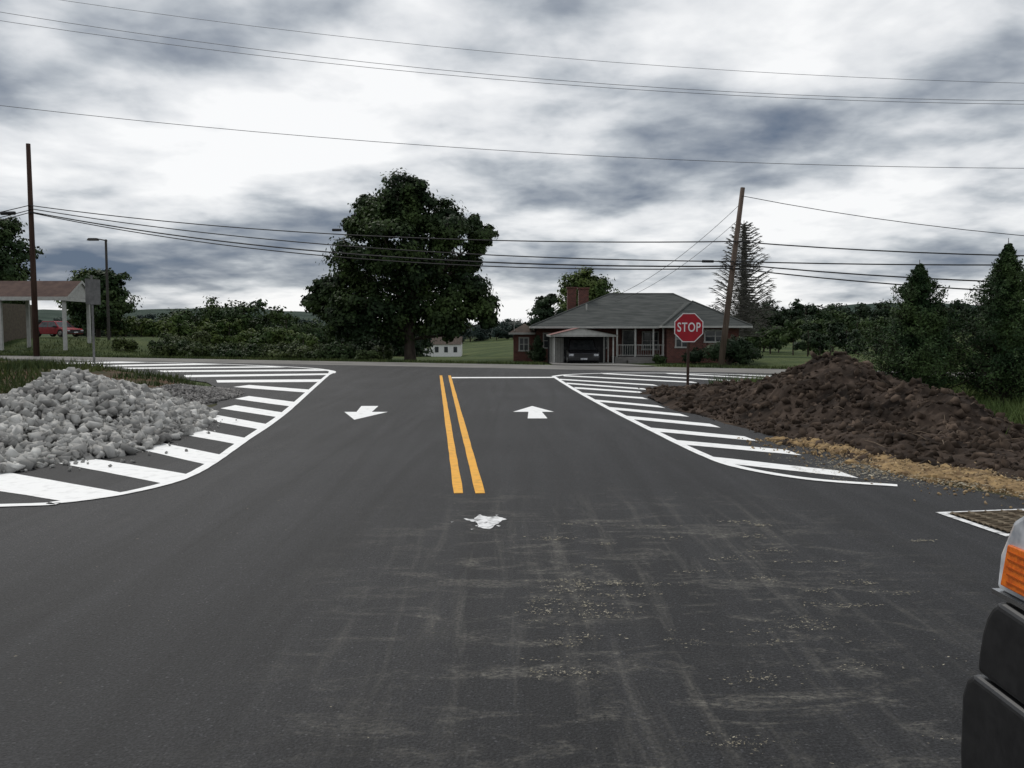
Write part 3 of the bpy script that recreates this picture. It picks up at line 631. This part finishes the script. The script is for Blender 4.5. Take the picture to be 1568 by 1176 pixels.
# pickup beside the photographer
tk=empty('pickup_truck'); PT=mat('truck_paint',(.5,.51,.53),rough=.3,metal=.5); x0,x1=1.25,3.2
tk.location=(0,-.045,.055)
mb=MB(); mb.extr([(-3.4,.5),(-3.4,1.2),(.15,1.2),(.6,1.22),(1.75,1.215),(2.02,1.205),(2.08,1.0),(2.06,.5)],x0,x1); mb.obj('body',PT,tk,bevel=.035)
mb=MB(); mb.frust((x0+.04,x1-.04,-1.6,.62),(x0+.17,x1-.17,-1.35,.05),1.23,1.85); mb.obj('cab',PT,tk,bevel=.03)
mb=MB(); mb.face([(x0+.12,.585,1.27),(x1-.12,.585,1.27),(x1-.22,.11,1.8),(x0+.22,.11,1.8)][::-1])
for a,b_,c,d in ((-1.45,-.55,-1.28,-.55),(-.48,.45,-.48,.03)): mb.face([(x0+.043,a,1.28),(x0+.043,b_,1.28),(x0+.15,d,1.8),(x0+.15,c,1.8)]); mb.face([(x1-.043,a,1.28),(x1-.043,b_,1.28),(x1-.15,d,1.8),(x1-.15,c,1.8)])
mb.obj('windows',GL,tk)
BP=mat('bumper_plastic',(.010,.010,.011),(.018,.018,.019),scale=30,rough=.30,bump=.1,bscale=200,spec=.5)
mb=MB(); mb.extr([(1.0,.90),(2.11,.965),(2.135,.945),(2.16,.91),(2.178,.86),(2.19,.80),(2.195,.745),(1.0,.735)],x0-.03,x1+.03); mb.obj('bumper',BP,tk,bevel=.02)
mb=MB(); mb.extr([(1.0,.73),(2.2,.74),(2.235,.715),(2.255,.66),(2.255,.5),(2.24,.38),(2.15,.31),(1.9,.3),(1.0,.42)],x0-.034,x1+.034); mb.obj('lower_valance',BP,tk,bevel=.02)
HP=[(1.6,.985),(1.66,1.215),(2.02,1.215),(2.085,1.175),(2.135,1.08),(2.145,.985)]
mb=MB(); mb.extr(HP,x0-.014,x0+.5); mb.extr(HP,x1-.5,x1+.014); mb.obj('headlights',HL,tk,bevel=.015)
mb=MB(); mb.extr([(1.64,1.005),(1.68,1.12),(2.085,1.115),(2.11,1.005)],x0-.024,x0-.012); mb.obj('marker_light',mat('amber_lens',(.85,.20,.015),(.55,.10,.01),scale=60,rough=.15,spec=.6),tk,bevel=.004)
mb=MB()
for k in range(5): mb.box(x0-.0265,x0-.0245,1.7,2.08,1.02+k*.019,1.024+k*.019)
mb.obj('lens_ribs',mat('amber_rib',(.5,.1,.01),rough=.2),tk)
mb=MB(); mb.extr([(1.6,.972),(1.6,.984),(2.15,.984),(2.15,.972)],x0-.02,x0+.5); mb.box(x0+.51,x1-.51,2.05,2.13,.99,1.17); mb.obj('grille',CH,tk)
mb=MB()
for y in (1.15,-2.35):
    for x in (x0+.13,x1-.13): wheel(mb,x,y,.34,.39,.27)
mb.obj('wheels',[TI,CH],tk)
mb=MB()
for x in (x0-.14,x1+.14): mb.box(x-.1,x+.1,.35,.47,1.3,1.52)
mb.obj('mirrors',DK,tk,bevel=.03)

# ---------------------------------------------------------------- stop sign
ss=empty('stop_sign',(4.97,23.55,0)); mb=MB(); mb.box(-.035,.035,.02,.07,-.1,2.1); mb.obj('post',mat('brown_post',(.035,.02,.015),(.06,.035,.025),rough=.8),ss)
def ngon(r,y,z,m,n=8): return [(r*math.cos(math.pi/8+k*math.pi/4),y,z+r*math.sin(math.pi/8+k*math.pi/4)) for k in range(n)]
mb=MB(); R=.44; a=ngon(R,0,1.76,0);b_=ngon(R,.012,1.76,0); mb.face(a,0); mb.face(b_[::-1],2)
for k in range(8): mb.face([a[k],b_[k],b_[(k+1)%8],a[(k+1)%8]],2)
mb.face(ngon(R*.94,-.003,1.76,0),1)
mb.obj('face',[TW,mat('sign_red',(.34,.009,.020),(.29,.008,.018),rough=.4),mat('aluminium',(.4,.4,.4),rough=.4,metal=1)],ss)
fc=bpy.data.curves.new('t','FONT'); fc.body='STOP'; fc.size=.36; fc.align_x='CENTER'; fc.align_y='CENTER'; fc.extrude=.001; fc.offset=.004; fc.space_character=1.1
to=bpy.data.objects.new('tmp',fc); COL.objects.link(to); bpy.context.view_layer.update()
me=bpy.data.meshes.new_from_object(to); bpy.data.objects.remove(to); me.materials.clear(); me.materials.append(TW)
t=bpy.data.objects.new('lettering',me); COL.objects.link(t); t.parent=ss; t.rotation_euler=(math.radians(90),0,0); t.location=(0,-.006,1.76); t.scale=(.72,1.0,1)
rs=empty('road_sign',(-21.6,43.2,-.1),math.radians(74)); mb=MB(); mb.box(-.04,.04,-.04,.04,0,4.6); mb.box(-.5,.5,-.075,-.045,3.1,4.4); mb.obj('panel',mat('sign_back',(.09,.09,.09),(.14,.14,.14),rough=.6),rs)
# ---------------------------------------------------------------- poles, lamp, wires
PW=mat('pole_wood',(.030,.016,.012),(.058,.034,.025),scale=3,rough=.95,stretch=(3,3,.3))
PW2=mat('pole_wood_grey',(.08,.058,.045),(.14,.105,.085),scale=3,rough=.95,stretch=(3,3,.3))
def pole(x,y,tx,ty,h,r,m_,extra=True):
    z0=float(zt(x,y)); mb=MB(); mb.tube([(x,y,z0-.3),((x+tx)/2,(y+ty)/2,z0+(h-z0)*.5),(tx,ty,h)],[r,r*.88,r*.7],10)
    f=lambda z:(x+(tx-x)*(z-z0)/(h-z0), y+(ty-y)*(z-z0)/(h-z0)-.2, z)
    if extra:
        for z in extra: p=f(z); mb.tube([(p[0],p[1],z-.08),(p[0],p[1],z+.08)],.05,6)
    mb.obj('utility_pole',m_,smooth=True)
pole(-30.7,54,-30.75,54,13.5,.19,PW,[9.6,9.4,9.1]); pole(9.97,40,10.9,40,8.4,.15,PW2,[5.86,4.92,4.6])
pole(-78,74,-78,74,13,.19,PW,[9.6]); pole(52,22.2,52,22.2,9,.15,PW2,[5.8]); pole(-48,25,-48,25,16,.19,PW,[13]); pole(38,25,38,25,11,.15,PW2,[7])
mb=MB()
def wire(a,b_,sag,r=.028,n=24):
    a=Vector(a);b_=Vector(b_); mb.tube([a.lerp(b_,k/n)-Vector((0,0,sag*4*(k/n)*(1-k/n))) for k in range(n+1)],r,4,cap=False)
wire((-30.7,53.8,9.6),(10.58,39.8,5.86),.72); wire((-30.7,53.8,9.4),(10.5,39.8,4.92),.75); wire((-30.7,53.8,9.2),(10.5,39.8,4.7),.95,.036); wire((-30.7,53.8,9.15),(10.48,39.8,4.6),1.1)
for z1,z2,s in ((9.6,9.6,1.4),(9.3,9.4,1.6),(9.15,9.2,1.8)): wire((-30.7,53.8,z1),(-78,73.8,z2),s)
wire((10.58,39.8,5.86),(52,22,5.86),1.4); wire((10.5,39.8,4.92),(52,22,5.0),.7); wire((10.5,39.8,4.8),(52,22,4.9),1.5,.03); wire((10.48,39.8,4.6),(52,22,4.7),1.75)
wire((10.85,39.9,8.0),(52,22,6.2),2.5,.015); wire((10.8,39.9,7.65),(7.0,58,4.0),.5,.014); wire((10.7,39.9,6.9),(7.0,57,3.6),.5,.012)
mb.tube([(-9.9,46.6,7.2),(-9.4,46.4,7.17)],.08,6); mb.tube([(9.1,40.3,4.97),(9.6,40.1,4.95)],.07,6); mb.tube([(-33,54.6,9.2),(-32,54.4,9.2)],.12,6)
mb.obj('power_lines',mat('cable',(.02,.02,.022),rough=.7))
mb=MB()
for zl,zc,zr,r in ((8.3,6.95,6.45,.008),(11.0,9.1,8.4,.007),(10.75,8.98,8.3,.007),(11.6,9.75,8.9,.006)):
    a_=(zl-2*zc+zr)/(2*15.3**2); bb=(zr-zl)/30.6; mb.tube([(x,25,zc+bb*x+a_*x*x) for x in np.linspace(-48,38,50)],r,4,cap=False)
mb.obj('power_lines',mat('bare_cable',(.16,.16,.17),rough=.6))
sl=empty('street_lamp',(-31.3,65,float(zt(-31.3,65)))); mb=MB(); mb.tube([(0,0,-.2),(0,0,7.7)],[.12,.09],8); mb.tube([(.1,0,7.6),(-.5,0,7.72),(-.7,0,7.72)],.05,6); mb.frust((-1.4,-.6,-.2,.2),(-1.3,-.65,-.14,.14),7.62,7.8); mb.obj('post_and_head',mat('lamp_bronze',(.05,.045,.04),rough=.6),sl)
# ---------------------------------------------------------------- motel at left: open canopy on posts in front of a low block
mt=empty('motel_building'); gz=1.0
MW=mat('tan_wall',(.12,.10,.075),(.085,.07,.055),rough=.9)
mb=MB(); mb.box(-60,-38.6,61.6,68,-.5,3.7); mb.obj('walls',MW,mt)
mb=MB(); e0,e1,em,ez,rz=57.4,61.4,59.4,3.95,5.15
mb.face([(-62,e0,ez),(-30.4,e0,ez),(-30.4,em,rz),(-62,em,rz)]); mb.face([(-30.4,e1,ez),(-62,e1,ez),(-62,em,rz),(-30.4,em,rz)]); mb.obj('roof',mat('motel_shingles',(.065,.038,.032),(.10,.062,.05),scale=2,rough=.95),mt)
mb=MB(); mb.face([(-30.5,e0+.15,ez-.02),(-30.5,e1-.15,ez-.02),(-30.5,em,rz-.08)]); mb.box(-62,-30.38,e0-.06,e0-.005,ez-.25,ez+.01); mb.box(-30.55,-30.45,e0,e1,ez-.28,ez-.03); mb.box(-62,-30.6,e0+.05,e1-.05,ez-.1,ez-.05)
for a,b_ in ((e0-.02,em),(e1+.02,em)): mb.face([(-30.37,a,ez-.18),(-30.37,a,ez+.04),(-30.37,b_,rz+.05),(-30.37,b_,rz-.17)])
for x in (-30.8,-35.2,-39.6,-44): 
    for y in (e0+.3,e1-.4): mb.box(x-.1,x+.1,y-.1,y+.1,.3,ez-.1)
for x in (-41,-44.5,-48): mb.box(x-.9,x+.9,61.53,61.59,1.8,3.1)
mb.obj('trim',TR,mt)
mb=MB()
for x in (-41,-44.5,-48): mb.box(x-.8,x-.04,61.5,61.525,1.9,3.0); mb.box(x+.04,x+.8,61.5,61.525,1.9,3.0)
mb.obj('glass',GL,mt)
# white farmhouse down in the valley
x,y=-14.0,180; z=float(zt(x,y)); fh=empty('white_farmhouse',(x,y,z+.5)); mb=MB(); mb.box(-3.4,3.0,0,5,-1.5,2.6,0); mb.face([(-3.6,-.3,2.5),(3.2,-.3,2.5),(3.2,2.5,4.2),(-3.6,2.5,4.2)],1); mb.face([(3.2,5.3,2.5),(-3.6,5.3,2.5),(-3.6,2.5,4.2),(3.2,2.5,4.2)],1); mb.face([(3,0,2.6),(3,5,2.6),(3,2.5,4.2)],0); mb.face([(-3.4,0,2.6),(-3.4,2.5,4.2),(-3.4,5,2.6)],0); mb.box(-5.2,-3.45,1,4,-1.5,1.6,0); mb.face([(-5.3,.8,1.6),(-3.45,.8,2.1),(-3.45,4.2,2.1),(-5.3,4.2,1.6)],1)
for k in (-2.2,-.2,1.8): mb.box(k-.4,k+.4,-.05,-.01,.8,2,2)
mb.obj('shell',[TW,RB,GL],fh)

# ---------------------------------------------------------------- sky & light
w=bpy.data.worlds.new('World'); S.world=w; w.use_nodes=True; nt=w.node_tree; nt.nodes.clear(); L_=nt.links.new
out=nd(nt,'ShaderNodeOutputWorld'); bg=nd(nt,'ShaderNodeBackground'); bg.inputs['Strength'].default_value=.1; L_(bg.outputs[0],out.inputs[0])
EL,RO=math.radians(48),math.radians(-30)
sky=nd(nt,'ShaderNodeTexSky',sky_type='NISHITA',sun_disc=False,sun_elevation=EL,sun_rotation=RO)
tc=nd(nt,'ShaderNodeTexCoord'); sp=nd(nt,'ShaderNodeSeparateXYZ'); L_(tc.outputs['Generated'],sp.inputs[0])
def M(op,a,b_=None,c=None):
    x=nd(nt,'ShaderNodeMath',operation=op)
    for i_,q_ in enumerate((a,b_,c)):
        if q_ is None: continue
        if isinstance(q_,(int,float)): x.inputs[i_].default_value=q_
        else: L_(q_,x.inputs[i_])
    return x.outputs[0]
zc=M('MAXIMUM',sp.outputs[2],0); dn=M('ADD',zc,.19)
cb=nd(nt,'ShaderNodeCombineXYZ'); L_(M('DIVIDE',sp.outputs[0],dn),cb.inputs[0]); L_(M('DIVIDE',sp.outputs[1],dn),cb.inputs[1])
def NW(scale,detail,rough,dist,off):
    mp=nd(nt,'ShaderNodeMapping'); mp.inputs['Location'].default_value=off; L_(cb.outputs[0],mp.inputs[0])
    n=nd(nt,'ShaderNodeTexNoise',Scale=scale,Detail=detail,Roughness=rough,Distortion=dist); L_(mp.outputs[0],n.inputs['Vector']); return n.outputs['Fac']
v=M('ADD',M('MULTIPLY',NW(1.35,5,.5,.25,(3,1,0)),.95),M('MULTIPLY',NW(4.2,5,.52,.15,(8,2,1)),.55))
v=M('ADD',v,-.055)
blobs_=[(-.57,.36,.20,.08,.08),(-.28,.22,.16,.07,.12),(.02,.235,.20,.05,.12),(-.40,.15,.25,.05,.05),(.50,.37,.4,.12,.10),(.28,.24,.28,.045,-.16),(.12,.165,.26,.035,-.09),(-.40,.085,.36,.05,-.25),(-.25,.02,.3,.022,.24),(.45,.15,.25,.05,.08),(.15,.025,.5,.025,.14),(-.3,.36,.16,.05,-.08)]
for (ax,az,rx,rz,amp) in blobs_:
    dxx=M('DIVIDE',M('SUBTRACT',M('DIVIDE',sp.outputs[0],M('MAXIMUM',sp.outputs[1],.05)),ax),rx); dzz=M('DIVIDE',M('SUBTRACT',M('DIVIDE',sp.outputs[2],M('MAXIMUM',sp.outputs[1],.05)),az),rz)
    r2=M('ADD',M('MULTIPLY',dxx,dxx),M('MULTIPLY',dzz,dzz)); v=M('ADD',v,M('MULTIPLY',M('EXPONENT',M('MULTIPLY',r2,-1)),amp))
rp=nd(nt,'ShaderNodeValToRGB'); L_(v,rp.inputs[0]); e=rp.color_ramp.elements
e[0].position=.36;e[0].color=(.095,.135,.205,1); e[1].position=.87;e[1].color=(.97,.975,.98,1)
for p_,c_ in ((.46,(.19,.225,.285)),(.55,(.32,.355,.405)),(.63,(.49,.525,.565)),(.73,(.74,.76,.785))):
    q_=e.new(p_); q_.color=c4(c_)
sc=nd(nt,'ShaderNodeVectorMath',operation='SCALE'); L_(rp.outputs[0],sc.inputs[0]); sc.inputs['Scale'].default_value=10
mx=nd(nt,'ShaderNodeMix',data_type='RGBA'); mx.inputs[0].default_value=.96; L_(sky.outputs[0],mx.inputs[6]); L_(sc.outputs[0],mx.inputs[7]); L_(mx.outputs[2],bg.inputs['Color'])
try:
    w.cycles.sampling_method='MANUAL'; w.cycles.sample_map_resolution=256
except Exception as ex: print(ex)
sd=bpy.data.lights.new('sun','SUN'); sd.energy=1.5; sd.angle=math.radians(14); sd.color=(1,.96,.90)
so=bpy.data.objects.new('sun',sd); COL.objects.link(so)
d=Vector((math.sin(-RO)*-1*math.cos(EL),math.cos(RO)*math.cos(EL),math.sin(EL)))
so.rotation_euler=d.to_track_quat('Z','Y').to_euler()
# ---------------------------------------------------------------- camera
cd=bpy.data.cameras.new('camera'); cd.sensor_width=36; cd.lens=36*1280/1568; cd.clip_end=8000; cd.clip_start=.05
cam=bpy.data.objects.new('camera',cd); COL.objects.link(cam); cam.location=(0,0,1.7); cam.rotation_euler=(math.radians(90-3.71),0,0); S.camera=cam
